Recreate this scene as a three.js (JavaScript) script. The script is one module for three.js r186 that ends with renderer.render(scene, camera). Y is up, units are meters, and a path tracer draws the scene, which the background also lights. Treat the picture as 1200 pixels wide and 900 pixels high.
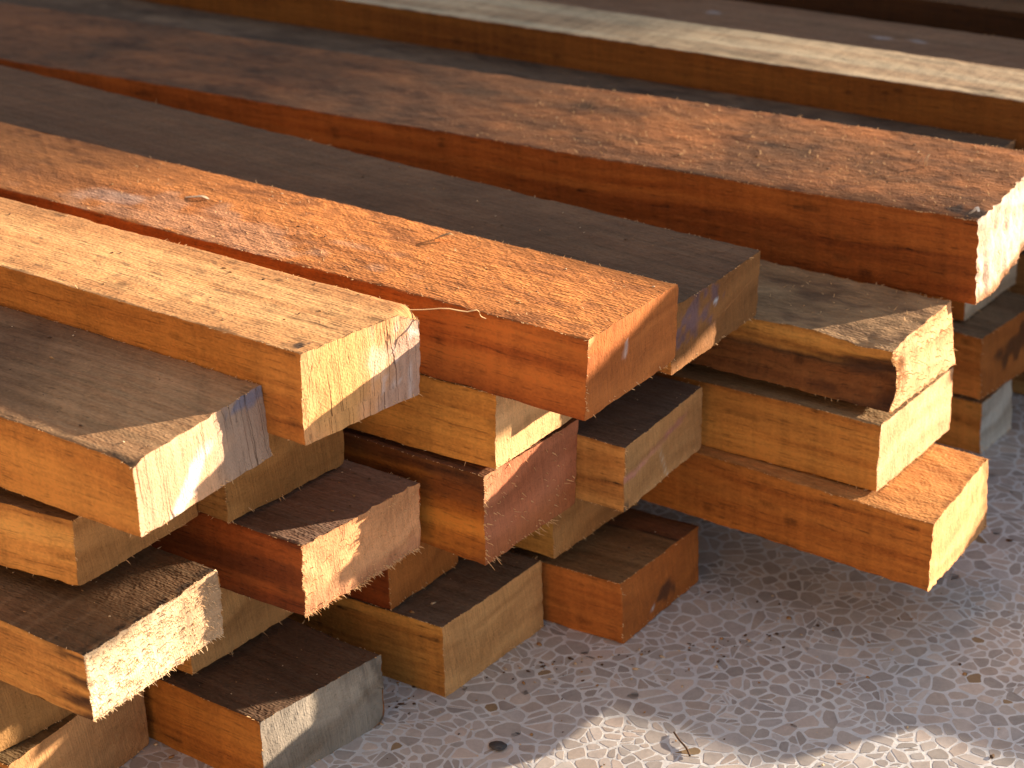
import * as THREE from 'three';
import { mergeGeometries } from 'three/addons/utils/BufferGeometryUtils.js';

// ------------------------------------------------------------------ camera, sky, sun, exposure
const scene = new THREE.Scene();
const camera = new THREE.PerspectiveCamera(20.88, 1024 / 768, 0.05, 200);
{
  const fw = new THREE.Vector3(-0.53044, -0.40221, -0.74623).normalize();
  const rt = new THREE.Vector3(0.817528, -0.009866, -0.575805).normalize();
  const up = new THREE.Vector3().crossVectors(rt, fw).normalize();
  camera.position.set(0.60602, 0.66669, 0.91807);
  camera.quaternion.setFromRotationMatrix(new THREE.Matrix4().makeBasis(rt, up, fw.clone().negate()));
  camera.focus = 1.12;
  camera.userData.fStop = 12;
}
const SUN = new THREE.Vector3(0.633, 0.243, -1).normalize();
{                                                              // a hazy late-afternoon sky: pale warm horizon, soft blue-grey overhead, a glow round the sun
  const W = 512, H = 256, d = new Float32Array(W * H * 4);
  for (let j = 0, i = 0; j < H; j++) for (let k = 0; k < W; k++, i += 4) {
    const el = ((j + 0.5) / H - 0.5) * Math.PI, az = ((k + 0.5) / W - 0.5) * 2 * Math.PI, x = Math.cos(el) * Math.cos(az), y = Math.sin(el), z = Math.cos(el) * Math.sin(az);
    const t = Math.pow(Math.max(0, y), 0.55), ang = Math.acos(Math.min(1, x * SUN.x + y * SUN.y + z * SUN.z)), glow = 1.0 * Math.exp(-ang / 0.2) + 0.28 * Math.exp(-ang / 0.6);
    const hor = [0.98, 0.92, 0.84], zen = [0.41, 0.52, 0.68], gl = [1.0, 0.80, 0.52];
    for (let c = 0; c < 3; c++) d[i + c] = y < 0 ? 0.35 * hor[c] : hor[c] + (zen[c] - hor[c]) * t + gl[c] * glow;
    d[i + 3] = 1;
  }
  const t = new THREE.DataTexture(d, W, H, THREE.RGBAFormat, THREE.FloatType); t.mapping = THREE.EquirectangularReflectionMapping; t.magFilter = t.minFilter = THREE.LinearFilter; t.wrapS = THREE.RepeatWrapping; t.needsUpdate = true;
  t.name = 'sky'; scene.background = t; scene.environment = t;
}
scene.environmentIntensity = 0.24;
const sun = new THREE.DirectionalLight(new THREE.Color().setRGB(1.0, 0.775, 0.555), 4.5);
sun.name = 'sun';
sun.position.copy(SUN).multiplyScalar(6);
sun.castShadow = true;
sun.shadow.mapSize.set(4096, 4096);
Object.assign(sun.shadow.camera, { left: -1.5, right: 1.5, top: 1.5, bottom: -1.5, near: 0.1, far: 14 });
scene.add(sun, sun.target);
const renderer = new THREE.WebGLRenderer({ antialias: true });
renderer.setSize(1024, 768);
renderer.shadowMap.enabled = true;
renderer.toneMapping = THREE.LinearToneMapping;
renderer.toneMappingExposure = 3.15;

// ------------------------------------------------------------------ helpers
function rng(seed) { let s = seed >>> 0; return () => { s = (s + 0x6d2b79f5) | 0; let t = Math.imul(s ^ (s >>> 15), 1 | s); t = (t + Math.imul(t ^ (t >>> 7), 61 | t)) ^ t; return ((t ^ (t >>> 14)) >>> 0) / 4294967296; }; }
const clamp = (x, a, b) => (x < a ? a : x > b ? b : x), mix = (a, b, t) => a + (b - a) * t;
const sstep = (a, b, x) => { const t = clamp((x - a) / (b - a), 0, 1); return t * t * (3 - 2 * t); };
const TABLE = new Float32Array(65536); { const r = rng(77); for (let i = 0; i < 65536; i++) TABLE[i] = r() * 2 - 1; }
const hash3 = (x, y, z) => TABLE[(Math.imul(x, 73856093) ^ Math.imul(y, 19349663) ^ Math.imul(z, 83492791)) >>> 7 & 65535];
function noise3(x, y, z) {                                     // smooth value noise, -1 to 1
  const ix = Math.floor(x), iy = Math.floor(y), iz = Math.floor(z); let u = x - ix, v = y - iy, w = z - iz;
  u = u * u * (3 - 2 * u); v = v * v * (3 - 2 * v); w = w * w * (3 - 2 * w);
  const c = (a, b) => { const p = hash3(ix, iy + a, iz + b), q = hash3(ix + 1, iy + a, iz + b); return p + (q - p) * u; };
  const a = c(0, 0), b = c(1, 0), d = c(0, 1), e = c(1, 1), f = a + (b - a) * v, g = d + (e - d) * v;
  return f + (g - f) * w;
}
const fbm = (x, y, z, n = 3) => { let s = 0, a = 0.5; for (let i = 0; i < n; i++) { s += a * noise3(x, y, z + i * 17.3); x *= 2.1; y *= 2.1; z *= 2.1; a *= 0.5; } return s; };
function tiled(x, y, px, py, seed) {                             // value noise that repeats after px, py cells
  const ix = Math.floor(x), iy = Math.floor(y); let u = x - ix, v = y - iy; u = u * u * (3 - 2 * u); v = v * v * (3 - 2 * v);
  const m = (k, p) => ((k % p) + p) % p, x0 = m(ix, px), x1 = m(ix + 1, px), y0 = m(iy, py), y1 = m(iy + 1, py);
  const a = hash3(x0, y0, seed), b = hash3(x1, y0, seed), c = hash3(x0, y1, seed), d = hash3(x1, y1, seed);
  const e = a + (b - a) * u, f = c + (d - c) * u; return e + (f - e) * v;
}
function textures(W, H, fn) {                                    // fn(u, v, out): out = r, g, b multipliers (linear) and height
  const col = new Uint8Array(W * H * 4), hgt = new Uint8Array(W * H * 4), o = [1, 1, 1, 0.5];
  for (let y = 0, i = 0; y < H; y++) for (let x = 0; x < W; x++, i += 4) {
    fn((x + 0.5) / W, (y + 0.5) / H, o);
    for (let c = 0; c < 3; c++) { col[i + c] = clamp(o[c], 0, 1) * 255; hgt[i + c] = clamp(o[3], 0, 1) * 255; }
    col[i + 3] = hgt[i + 3] = 255;
  }
  return [col, hgt].map((d) => {
    const t = new THREE.DataTexture(d, W, H, THREE.RGBAFormat); t.wrapS = t.wrapT = THREE.RepeatWrapping;
    t.magFilter = THREE.LinearFilter; t.minFilter = THREE.LinearMipmapLinearFilter; t.generateMipmaps = true; t.needsUpdate = true; return t;
  });
}
const counts = {};
function numbered(name) { const n = counts[name] = (counts[name] ?? -1) + 1; return n ? `${name}_${String(n).padStart(3, '0')}` : name; }
function shade(o) { o.traverse((c) => { if (c.isMesh) { c.castShadow = true; c.receiveShadow = true; } }); return o; }

// ------------------------------------------------------------------ wood surfaces
// rough-sawn face: 0.6 m of length across u, 0.3 m across v
const [sawnC, sawnH] = textures(2048, 1024, (u, v, o) => {
  const skew = u * 1 + v * 0.0;
  const band = tiled(u * 5, v * 60, 5, 60, 1), streak = tiled(u * 22, v * 190, 22, 190, 2), fine = tiled(u * 130, v * 500, 130, 500, 3);
  const fuzz = tiled(u * 420, v * 340, 420, 340, 4), blot = tiled(u * 14, v * 9, 14, 9, 5) * 0.6 + tiled(u * 40, v * 22, 40, 22, 6) * 0.4;
  const saw = tiled(u * 150 + v * 55, v * 3, 150, 3, 7) * 0.6 + tiled(u * 60 + v * 22, v * 2, 60, 2, 8) * 0.6;
  const pore = Math.max(0, tiled(u * 95, v * 420, 95, 420, 9) - 0.55) / 0.45, tuft = Math.max(0, tiled(u * 260, v * 300, 260, 300, 10) - 0.5) * 2;
  const k = 0.76 + 0.08 * band + 0.09 * streak + 0.08 * fine + 0.11 * fuzz + 0.09 * blot + 0.08 * saw - 0.45 * pore * (0.6 + 0.6 * blot) + 0.2 * tuft;
  o[0] = k + 0.02 * band; o[1] = k * (1 + 0.05 * streak); o[2] = k * (1 + 0.09 * streak - 0.05 * pore);
  o[3] = 0.5 + 0.1 * streak + 0.13 * fine + 0.2 * fuzz + 0.16 * saw - 0.35 * pore + 0.35 * tuft;
});
// coarse, torn face of the most roughly sawn planks: slanting blade marks, dark weathered patches, raised tufts
const [torn_C, tornH] = textures(2048, 1024, (u, v, o) => {
  const band = tiled(u * 7, v * 50, 7, 50, 71), streak = tiled(u * 30, v * 170, 30, 170, 72), fuzz = tiled(u * 95, v * 330, 95, 330, 73), fine = tiled(u * 420, v * 620, 420, 620, 74);
  const s1 = tiled(u * 120 + v * 78, v * 3, 120, 3, 75), s2 = tiled(u * 52 + v * 34, v * 2, 52, 2, 76), s3 = tiled(u * 260 + v * 169, v * 5, 260, 5, 77), gate = sstep(-0.35, 0.5, tiled(u * 6, v * 5, 6, 5, 78));
  const dark = sstep(0.05, 0.65, tiled(u * 22, v * 26, 22, 26, 79) * 0.55 + tiled(u * 70, v * 60, 70, 60, 80) * 0.35 + 0.35 * streak), tuft = Math.max(0, fuzz * 0.7 + fine * 0.4 - 0.35) * 2;
  const saw = (0.5 * s1 + 0.5 * s2 + 0.35 * s3) * gate, k = (0.74 + 0.06 * band + 0.08 * streak + 0.12 * fuzz + 0.12 * fine + 0.14 * saw + 0.22 * tuft) * (1 - 0.58 * dark * (0.7 + 0.4 * fine));
  o[0] = k; o[1] = k * (1 - 0.02 * dark + 0.05 * tuft); o[2] = k * (1 + 0.05 * dark + 0.1 * tuft);
  o[3] = 0.42 + 0.12 * streak + 0.14 * fuzz + 0.16 * fine + 0.15 * saw + 0.26 * tuft - 0.12 * dark;
});
// planed-looking face: 0.6 m x 0.3 m
const [sideC, sideH] = textures(2048, 1024, (u, v, o) => {
  const warp = tiled(u * 6, v * 6, 6, 6, 11) * 0.012;
  const band = tiled(u * 3, (v + warp) * 45, 3, 45, 12), streak = tiled(u * 12, (v + warp) * 130, 12, 130, 13), fine = tiled(u * 90, v * 420, 90, 420, 14);
  const saw = tiled(u * 210 - v * 4, v * 4, 210, 4, 15) * 0.5 + tiled(u * 70, v * 2, 70, 2, 16) * 0.5;
  const pore = Math.max(0, tiled(u * 60, v * 480, 60, 480, 17) - 0.5) * 2, fuzz = tiled(u * 500, v * 300, 500, 300, 18);
  const blot = tiled(u * 9, v * 7, 9, 7, 19) * 0.6 + tiled(u * 26, v * 16, 26, 16, 20) * 0.4, spot = Math.max(0, tiled(u * 30, v * 40, 30, 40, 41) - 0.72) * 2.5;
  const k = 0.78 + 0.15 * band + 0.12 * streak + 0.07 * fine + 0.13 * saw + 0.1 * fuzz + 0.11 * blot - 0.35 * pore - 0.5 * spot;
  o[0] = k; o[1] = k * (0.97 + 0.10 * band + 0.05 * streak); o[2] = k * (0.95 + 0.16 * band + 0.06 * streak);
  o[3] = 0.5 + 0.1 * fine + 0.16 * saw + 0.1 * fuzz - 0.25 * pore + 0.05 * streak;
});
// sawn end grain: 0.15 m x 0.15 m; saw scratches run up and down, slightly tilted
const [endC, endH] = textures(1024, 1024, (u, v, o) => {
  const scratch = tiled(u * 240 + v * 40, v * 6, 240, 6, 21), ring = tiled(u * 3, v * 26 + 2 * tiled(u * 4, v * 4, 4, 4, 22), 3, 26, 23);
  const pores = Math.max(0, tiled(u * 330, v * 330, 330, 330, 24) - 0.45) * 1.8, fuzz = tiled(u * 210, v * 150, 210, 150, 25), ray = tiled(u * 20 + v * 1, v * 160, 20, 160, 26);
  const blot = tiled(u * 8, v * 8, 8, 8, 27);
  const k = 0.82 + 0.10 * scratch + 0.15 * ring + 0.05 * fuzz + 0.04 * ray + 0.05 * blot - 0.25 * pores;
  o[0] = k; o[1] = k * (1 + 0.04 * ring); o[2] = k * (1 + 0.08 * ring - 0.1 * pores);
  o[3] = 0.5 + 0.14 * scratch + 0.2 * fuzz - 0.3 * pores + 0.06 * ray;
});
// weathered end grain with drying checks
const [crackC, crackH] = textures(1024, 1024, (u, v, o) => {
  const bend = tiled(u * 3, v * 3, 3, 3, 31) * 0.006, lean = u + v * 0.06 + bend;
  const w1 = Math.abs(tiled(lean * 60, v * 2, 60, 2, 32)), w2 = Math.abs(tiled(lean * 150, v * 4, 150, 4, 33)), gate = tiled(u * 9, v * 7, 9, 7, 34), gate2 = tiled(u * 14, v * 16, 14, 16, 35);
  const dots = sstep(-0.1, 0.5, tiled(u * 150, v * 90, 150, 90, 39)), crack = clamp((1 - w1 / 0.07) * sstep(-0.25, 0.3, gate) * 1.2, 0, 1), hair = clamp((1 - w2 / 0.25) * sstep(-0.3, 0.4, gate2) * (0.35 + 0.65 * dots), 0, 1);
  const fuzz = tiled(u * 240, v * 160, 240, 160, 36), ring = tiled(u * 60 + v * 6, v * 3, 60, 3, 37), pores = Math.max(0, tiled(u * 300, v * 260, 300, 260, 38) - 0.5) * 1.6;
  const k = (0.84 + 0.08 * ring + 0.05 * fuzz - 0.2 * pores) * (1 - 0.72 * crack) * (1 - 0.5 * hair);
  o[0] = k; o[1] = k * (1 - 0.12 * crack); o[2] = k * (1 - 0.2 * crack);
  o[3] = 0.6 + 0.12 * ring + 0.14 * fuzz - 0.55 * crack - 0.25 * hair - 0.15 * pores;
});
const wood = (map, bumpMap, bumpScale, roughness) => new THREE.MeshPhysicalMaterial({ map, bumpMap, bumpScale, roughness, vertexColors: true, specularIntensity: 0.6 });
const M = {
  fine: wood(sawnC, sawnH, 0.0004, 0.88), sawn: wood(sawnC, sawnH, 0.0007, 0.88), torn: wood(torn_C, tornH, 0.0012, 0.9), side: wood(sideC, sideH, 0.0008, 0.82), end: wood(endC, endH, 0.0005, 0.85), crack: wood(crackC, crackH, 0.0009, 0.85),
  pale: new THREE.MeshPhysicalMaterial({ color: new THREE.Color().setRGB(0.86, 0.66, 0.42), roughness: 0.8, specularIntensity: 0.5, side: THREE.DoubleSide }),
  fibre: new THREE.MeshPhysicalMaterial({ color: new THREE.Color().setRGB(0.78, 0.52, 0.27), roughness: 0.8, transmission: 0, specularIntensity: 0.5, side: THREE.DoubleSide }),
};

// ------------------------------------------------------------------ a plank: board (four long faces and the far end), end_grain, splinters
const hex = (h) => { const c = new THREE.Color(h); return [c.r, c.g, c.b]; };
function basis([x, z, yb, w, t, yaw, pit, sk, vs, ro]) {
  const ax = new THREE.Vector3(Math.cos(pit) * Math.cos(yaw), Math.sin(pit), -Math.cos(pit) * Math.sin(yaw)), zd = new THREE.Vector3(-Math.sin(yaw), 0, -Math.cos(yaw));
  let up = new THREE.Vector3().crossVectors(ax, zd); if (up.y < 0) up.negate();
  const zr = zd.clone().multiplyScalar(Math.cos(ro)).addScaledVector(up, Math.sin(ro)), ur = up.clone().multiplyScalar(Math.cos(ro)).addScaledVector(zd, -Math.sin(ro));
  return new THREE.Matrix4().makeBasis(ax, ur, zr.negate()).setPosition(x, yb, z);
}
function plank(s) {
  const [, , , w, t, , , sk, vs, , tw] = s.q, L = s.L ?? 1.2, R = rng(s.seed * 7919 + 13), off = s.seed * 11.7, rough = s.rough ?? 1, rag = s.rag ?? 0.6;
  const steps = (n, step) => { const k = Math.max(2, Math.round(n / step)), a = [0, 0.0006, 0.0014]; for (let i = 1; i < k; i++) { const x = (n * i) / k; if (x > 0.002 && x < n - 0.002) a.push(x); } a.push(n - 0.0014, n - 0.0006, n); return a; };
  const hs = steps(t, 0.0025), ds = steps(w, 0.0025), as = [];
  for (let a = 0; a < L;) { as.push(-a); a += a < 0.006 ? 0.0008 : a < 0.03 ? 0.002 : a < 0.35 ? 0.0032 : a < 0.9 ? 0.006 : 0.03; }
  as.push(-L);
  const P = [0, 0, 0];
  const place = (a, h, d) => {                                    // rest point -> local point
    const a0 = a, h0 = h, d0 = d;
    const nE = noise3(a * 40 + off, h > t / 2 ? 3.1 : 9.7, d > w / 2 ? 1.3 : 6.1), nF = noise3(a * 170 + off, h > t / 2 ? 5.1 : 2.7, d > w / 2 ? 8.3 : 0.1);
    let r = (s.round?.[(h > t / 2 ? 'T' : 'B') + (d > w / 2 ? 'F' : 'N')] ?? 0.0009) * (1 + 0.6 * nE) + 0.0019 * Math.max(0, nE + 0.6 * nF - 0.25) * rough;
    r = clamp(r, 0.0003, t * 0.45);
    const qh = clamp(h, r, t - r), qd = clamp(d, r, w - r), dh = h - qh, dd = d - qd, dl = Math.hypot(dh, dd);
    if (dl > 1e-9) { h = qh + (dh / dl) * Math.min(r, Math.max(Math.abs(dh), Math.abs(dd), r * 0.0) === 0 ? r : r); d = qd + (dd / dl) * r; }
    const re = 0.0006, e = Math.min(h0, t - h0, d0, w - d0), f = -a0;
    if (e < re && f < re) {
      const ve = e - re, vf = f - re, l = Math.hypot(ve, vf) || 1, e2 = re + (ve / l) * re, f2 = re + (vf / l) * re;
      a = -f2; const k = e2 - e;
      if (e === h0) h += k; else if (e === t - h0) h -= k; else if (e === d0) d += k; else d -= k;
    }
    const nearEnd = sstep(-0.02, -0.001, a0);
    a += nearEnd * rag * 0.001 * (fbm(a0 * 30, h0 * 260 + off, d0 * 260, 3) * 1.6 + 0.7 * noise3(h0 * 60, d0 * 45, off));
    h += 0.0009 * (s.wave ?? 1) * noise3(a0 * 9 + off, h0 * 30, d0 * 16) + 0.00035 * rough * noise3(a0 * 130, h0 * 200 + off, d0 * 160);
    d += 0.0009 * noise3(a0 * 9, h0 * 20 + off, d0 * 30 + 4.4) + 0.00025 * rough * noise3(a0 * 130 + off, h0 * 160, d0 * 200 + 7);
    P[0] = a; P[1] = h; P[2] = d;
    if (s.warp) s.warp(P, a0, h0, d0);
    P[0] += sk * d0 + vs * h0 + tw * (d0 / w) * (h0 / t);
    P[1] += (s.bow ?? 0) * a0 * a0;
    return P;
  };
  const flip = R() > 0.5 ? 1 : -1, uo = R() * 3, vo = R() * 3;
  const C = [0, 0, 0];
  const colour = (face, a, h, d) => {
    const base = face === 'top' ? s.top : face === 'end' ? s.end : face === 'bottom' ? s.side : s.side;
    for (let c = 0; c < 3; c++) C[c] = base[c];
    if (face === 'end') {
      const k = 1 + 0.12 * fbm(h * 60 + off, d * 60, 3) + 0.1 * noise3(h * 14, d * 14, off);
      C[0] *= k; C[1] *= k * (1 + 0.05 * noise3(h * 30, d * 30, off + 5)); C[2] *= k * (1 + 0.1 * noise3(h * 30, d * 30, off + 5));
    } else {
      const across = face === 'top' || face === 'bottom' ? d : h, g = fbm(a * 2.2 + off, across * 50, off, 3), b = fbm(a * 9, across * 26, off + 9, 3), m = s.mottle ?? 1, k = 1 + m * (0.34 * g + 0.26 * b);
      C[0] *= k * (1 - 0.04 * g); C[1] *= k * (1 + 0.06 * g); C[2] *= k * (1 + 0.12 * g);
      if (face === 'top' && s.dust) {
        const [amount, col] = s.dust, n = clamp(amount * (0.9 + 0.9 * fbm(a * 14 + off, d * 30, 2.2, 4) + 0.35 * noise3(a * 60, d * 90, off)), 0, 0.97);
        for (let c = 0; c < 3; c++) C[c] = mix(C[c], col[c], n);
      }
      const edge = Math.min(face === 'near' ? t - h : Math.min(d, w - d), 1);                // frayed, darkened arrises
      if (edge < 0.002 && s.arris !== 0) { const n = 0.4 * (s.arris ?? 1) * (1 - edge / 0.002) * sstep(-0.3, 0.5, noise3(a * 140, off, 3)); for (let c = 0; c < 3; c++) C[c] *= 1 - n; }
    }
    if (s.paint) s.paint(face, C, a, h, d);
    return C;
  };
  const grid = (face, U, V, point, uv) => {
    const nu = U.length, nv = V.length, pos = new Float32Array(nu * nv * 3), col = new Float32Array(nu * nv * 3), tex = new Float32Array(nu * nv * 2), idx = [];
    for (let j = 0, k = 0; j < nv; j++) for (let i = 0; i < nu; i++, k++) {
      const [a, h, d] = point(U[i], V[j]), p = place(a, h, d); pos[k * 3] = p[0]; pos[k * 3 + 1] = p[1]; pos[k * 3 + 2] = -p[2];
      const c = colour(face, a, h, d); col.set([Math.max(0.004, c[0]), Math.max(0.003, c[1]), Math.max(0.002, c[2])], k * 3);
      const [tu, tv] = uv(a, h, d); tex[k * 2] = tu; tex[k * 2 + 1] = tv;
      if (i < nu - 1 && j < nv - 1) idx.push(k, k + 1, k + nu + 1, k, k + nu + 1, k + nu);
    }
    const g = new THREE.BufferGeometry(); g.setAttribute('position', new THREE.BufferAttribute(pos, 3)); g.setAttribute('color', new THREE.BufferAttribute(col, 3)); g.setAttribute('uv', new THREE.BufferAttribute(tex, 2)); g.setIndex(idx);
    g.computeVertexNormals();
    const n = g.attributes.normal, m = (nu >> 1) + (nv >> 1) * nu, want = { top: [1, 1], bottom: [1, -1], near: [2, 1], far: [2, -1], end: [0, 1], back: [0, -1] }[face];   // orient outward
    if (n.array[m * 3 + want[0]] * want[1] < 0) { const ix = g.index.array; for (let i = 0; i < ix.length; i += 3) { const q = ix[i]; ix[i] = ix[i + 1]; ix[i + 1] = q; } g.computeVertexNormals(); }
    return g;
  };
  const root = new THREE.Group(); root.name = numbered('timber_plank');
  root.applyMatrix4(basis(s.q));
  root.userData = { label: s.label, category: 'plank', group: 'sawn planks in the timber stack' };
  const S = 1 / 0.6, T = 1 / 0.3, coarse = as.filter((_, i) => i % 4 === 0 || i === as.length - 1), cd = ds.filter((_, i) => i % 3 === 0 || i === ds.length - 1), ch = hs.filter((_, i) => i % 3 === 0 || i === hs.length - 1);
  const sawn = [grid('top', as, ds, (a, d) => [a, t, d], (a, h, d) => [a * S * flip + uo, d * T + vo])];
  const plain = [grid('near', as, hs, (a, h) => [a, h, 0], (a, h) => [a * S * flip + uo * 1.7, h * T + vo * 1.3]), grid('bottom', coarse, cd, (a, d) => [a, 0, d], (a, h, d) => [a * S + uo, d * T]),
    grid('far', coarse, ch, (a, h) => [a, h, w], (a, h) => [a * S + vo, h * T]), grid('back', ch, cd, (h, d) => [-L, h, d], (a, h, d) => [h * S, d * T])];
  const put = (name, g, m) => { const o = new THREE.Mesh(g, m); o.name = name; root.add(o); return o; };
  const g0 = mergeGeometries([...sawn, mergeGeometries(plain)], false), n0 = sawn[0].index.count;
  g0.clearGroups(); g0.addGroup(0, n0, 0); g0.addGroup(n0, g0.index.count - n0, 1);
  put('board', g0, [s.topMat ?? M.sawn, M.side]);
  put('end_grain', grid('end', ds, hs, (d, h) => [0, h, d], (a, h, d) => [d / 0.15 + uo, h / 0.15 + vo]), s.endMat ?? M.end);
  // splinters: fine fibres torn out along the end's edges and the top arrises
  const fib = [], fr = s.fringe ?? {};
  const addF = (a, h, d, dir, len, rad) => {
    const p = place(a, h, d), o = new THREE.Vector3(p[0] - 0.0002, p[1], -p[2]), v = dir.normalize(), side = new THREE.Vector3(R() - 0.5, R() - 0.5, R() - 0.5).cross(v).normalize(), other = side.clone().cross(v);
    const bend = side.clone().multiplyScalar(len * (R() - 0.3) * 0.5), vs_ = [], ix = [];
    for (const [f, rr] of [[0, 1], [0.55, 0.75], [1, 0.12]]) for (let k = 0; k < 3; k++) {
      const th = (k * 2 * Math.PI) / 3, q = o.clone().addScaledVector(v, len * f).addScaledVector(bend, f * f).addScaledVector(side, Math.cos(th) * rad * rr).addScaledVector(other, Math.sin(th) * rad * rr); vs_.push(q.x, q.y, q.z);
    }
    for (let j = 0; j < 2; j++) for (let k = 0; k < 3; k++) { const n = (k + 1) % 3, b = j * 3; ix.push(b + k, b + n, b + 3 + n, b + k, b + 3 + n, b + 3 + k); }
    const g = new THREE.BufferGeometry(); g.setAttribute('position', new THREE.Float32BufferAttribute(vs_, 3)); g.setIndex(ix); g.computeVertexNormals(); fib.push(g);
  };
  const many = (n, f) => { for (let i = 0; i < (n ?? 0); i++) f(); };
  const V3 = (x, y, z) => new THREE.Vector3(x, y, z);
  many(fr.bottom ?? 14, () => addF(0, 0.0008 + R() * R() * 0.003, R() * w, V3(0.5 + R(), -0.9 * R(), (R() - 0.5)), (fr.len ?? 0.0025) * (0.3 + R() * R() * 1.6), 0.0002 + R() * 0.0002));
  many(fr.left ?? 8, () => addF(0, R() * t, R() * R() * 0.002, V3(0.5 + R(), (R() - 0.6) * 0.8, 0.7 * R()), (fr.len ?? 0.0025) * (0.3 + R() * R() * 1.3), 0.0002 + R() * 0.0002));
  many(fr.top ?? 14, () => addF(0, t - R() * R() * 0.002, R() * w, V3(0.5 + R(), 0.7 * R(), (R() - 0.5)), (fr.len ?? 0.0025) * (0.3 + R() * R()), 0.00018 + R() * 0.00018));
  many(fr.face, () => addF(0, R() * t, R() * w, V3(0.6 + R(), -0.8 * R() + 0.2, R() - 0.5), 0.0012 + R() * R() * (fr.len ?? 0.0025), 0.00022 + R() * 0.00022));
  many(fr.arris ?? 110, () => { const far = R() < 0.35, top = R() < 0.75; addF(-R() * R() * 0.6, top ? t : 0, far ? w : 0, V3((R() - 0.5) * 2.2, top ? 0.5 * R() : -0.5 * R(), (far ? -1 : 1) * (0.1 + 0.6 * R())), 0.0008 + R() * R() * R() * 0.004, 0.00014 + R() * 0.00016); });
  many(fr.tufts, () => addF(-R() * 0.4, t, R() * w, V3((R() - 0.5) * 2, 0.25 + R() * 0.5, R() - 0.5), 0.001 + R() * R() * 0.003, 0.00016 + R() * 0.0002));
  if (fib.length) { const o = put('splinter_fringe', mergeGeometries(fib), s.fibre ?? M.fibre); o.userData.kind = 'stuff'; }
  scene.add(shade(root));
  return root;
}

// ------------------------------------------------------------------ the floor: terrazzo slab, chips set in pale cement
const floorGroup = new THREE.Group(); floorGroup.name = 'terrazzo_floor'; floorGroup.userData = { kind: 'structure' };
const AREA = { x0: -0.24, x1: 0.50, z0: -0.80, z1: 0.36 };
const CHIP = [[0.58, 0.55, 0.53], [0.53, 0.505, 0.49], [0.62, 0.595, 0.58], [0.55, 0.53, 0.525], [0.60, 0.55, 0.515], [0.50, 0.485, 0.48], [0.57, 0.565, 0.57], [0.62, 0.565, 0.53]];
function cells(rand, x0, x1, z0, z1, step) {                       // chip outlines: Voronoi cells of uneven points, drawn in a little
  const nx = Math.ceil((x1 - x0) / step), nz = Math.ceil((z1 - z0) / step), pts = new Map(), out = [];
  for (let i = -2; i < nx + 2; i++) for (let j = -2; j < nz + 2; j++) if (rand() > 0.36 + 0.34 * noise3(i * 0.23, 3, j * 0.23)) pts.set(i * 4096 + j, [x0 + (i - 0.1 + rand() * 1.2) * step, z0 + (j - 0.1 + rand() * 1.2) * step]);
  for (let i = 0; i < nx; i++) for (let j = 0; j < nz; j++) {
    const p = pts.get(i * 4096 + j); if (!p) continue;
    let poly = [[-1, -1], [1, -1], [1, 1], [-1, 1]].map(([a, b]) => [p[0] + a * step * 1.6, p[1] + b * step * 1.6]);
    const gap = step * (0.02 + 0.16 * rand() * rand());
    for (let di = -2; di <= 2; di++) for (let dj = -2; dj <= 2; dj++) {
      const q = pts.get((i + di) * 4096 + j + dj); if (!q || q === p) continue;
      const nxv = q[0] - p[0], nzv = q[1] - p[1], l = Math.hypot(nxv, nzv), ux = nxv / l, uz = nzv / l, lim = l / 2 - gap, next = [];
      for (let k = 0; k < poly.length; k++) {
        const A = poly[k], B = poly[(k + 1) % poly.length], sa = (A[0] - p[0]) * ux + (A[1] - p[1]) * uz - lim, sb = (B[0] - p[0]) * ux + (B[1] - p[1]) * uz - lim;
        if (sa <= 0) next.push(A);
        if (sa * sb < 0) { const f = sa / (sa - sb); next.push([A[0] + (B[0] - A[0]) * f, A[1] + (B[1] - A[1]) * f]); }
      }
      poly = next; if (poly.length < 3) break;
    }
    if (poly.length < 3) continue;
    if (rand() < 0.42) {                                            // many stones are crushed to two or three shards
      let parts = [poly];
      for (let cut = 0; cut < (rand() < 0.3 ? 2 : 1); cut++) {
        const th = rand() * Math.PI, ux = Math.cos(th), uz = Math.sin(th), sh = (rand() - 0.5) * step * 0.5, g = step * (0.02 + 0.05 * rand()), next = [];
        for (const q of parts) for (const sg of [1, -1]) {
          const piece = []; const D = ([x, z]) => sg * ((x - p[0]) * ux + (z - p[1]) * uz - sh) + g;
          for (let k = 0; k < q.length; k++) { const A = q[k], B = q[(k + 1) % q.length], a = D(A), b = D(B); if (a <= 0) piece.push(A); if (a * b < 0) { const f = a / (a - b); piece.push([A[0] + (B[0] - A[0]) * f, A[1] + (B[1] - A[1]) * f]); } }
          if (piece.length >= 3) next.push(piece);
        }
        parts = next;
      }
      for (const q of parts) { const c = q.reduce((m, [x, z]) => [m[0] + x / q.length, m[1] + z / q.length], [0, 0]); out.push([c, q]); }
    } else out.push([p, poly]);
  }
  return out;
}
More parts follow.
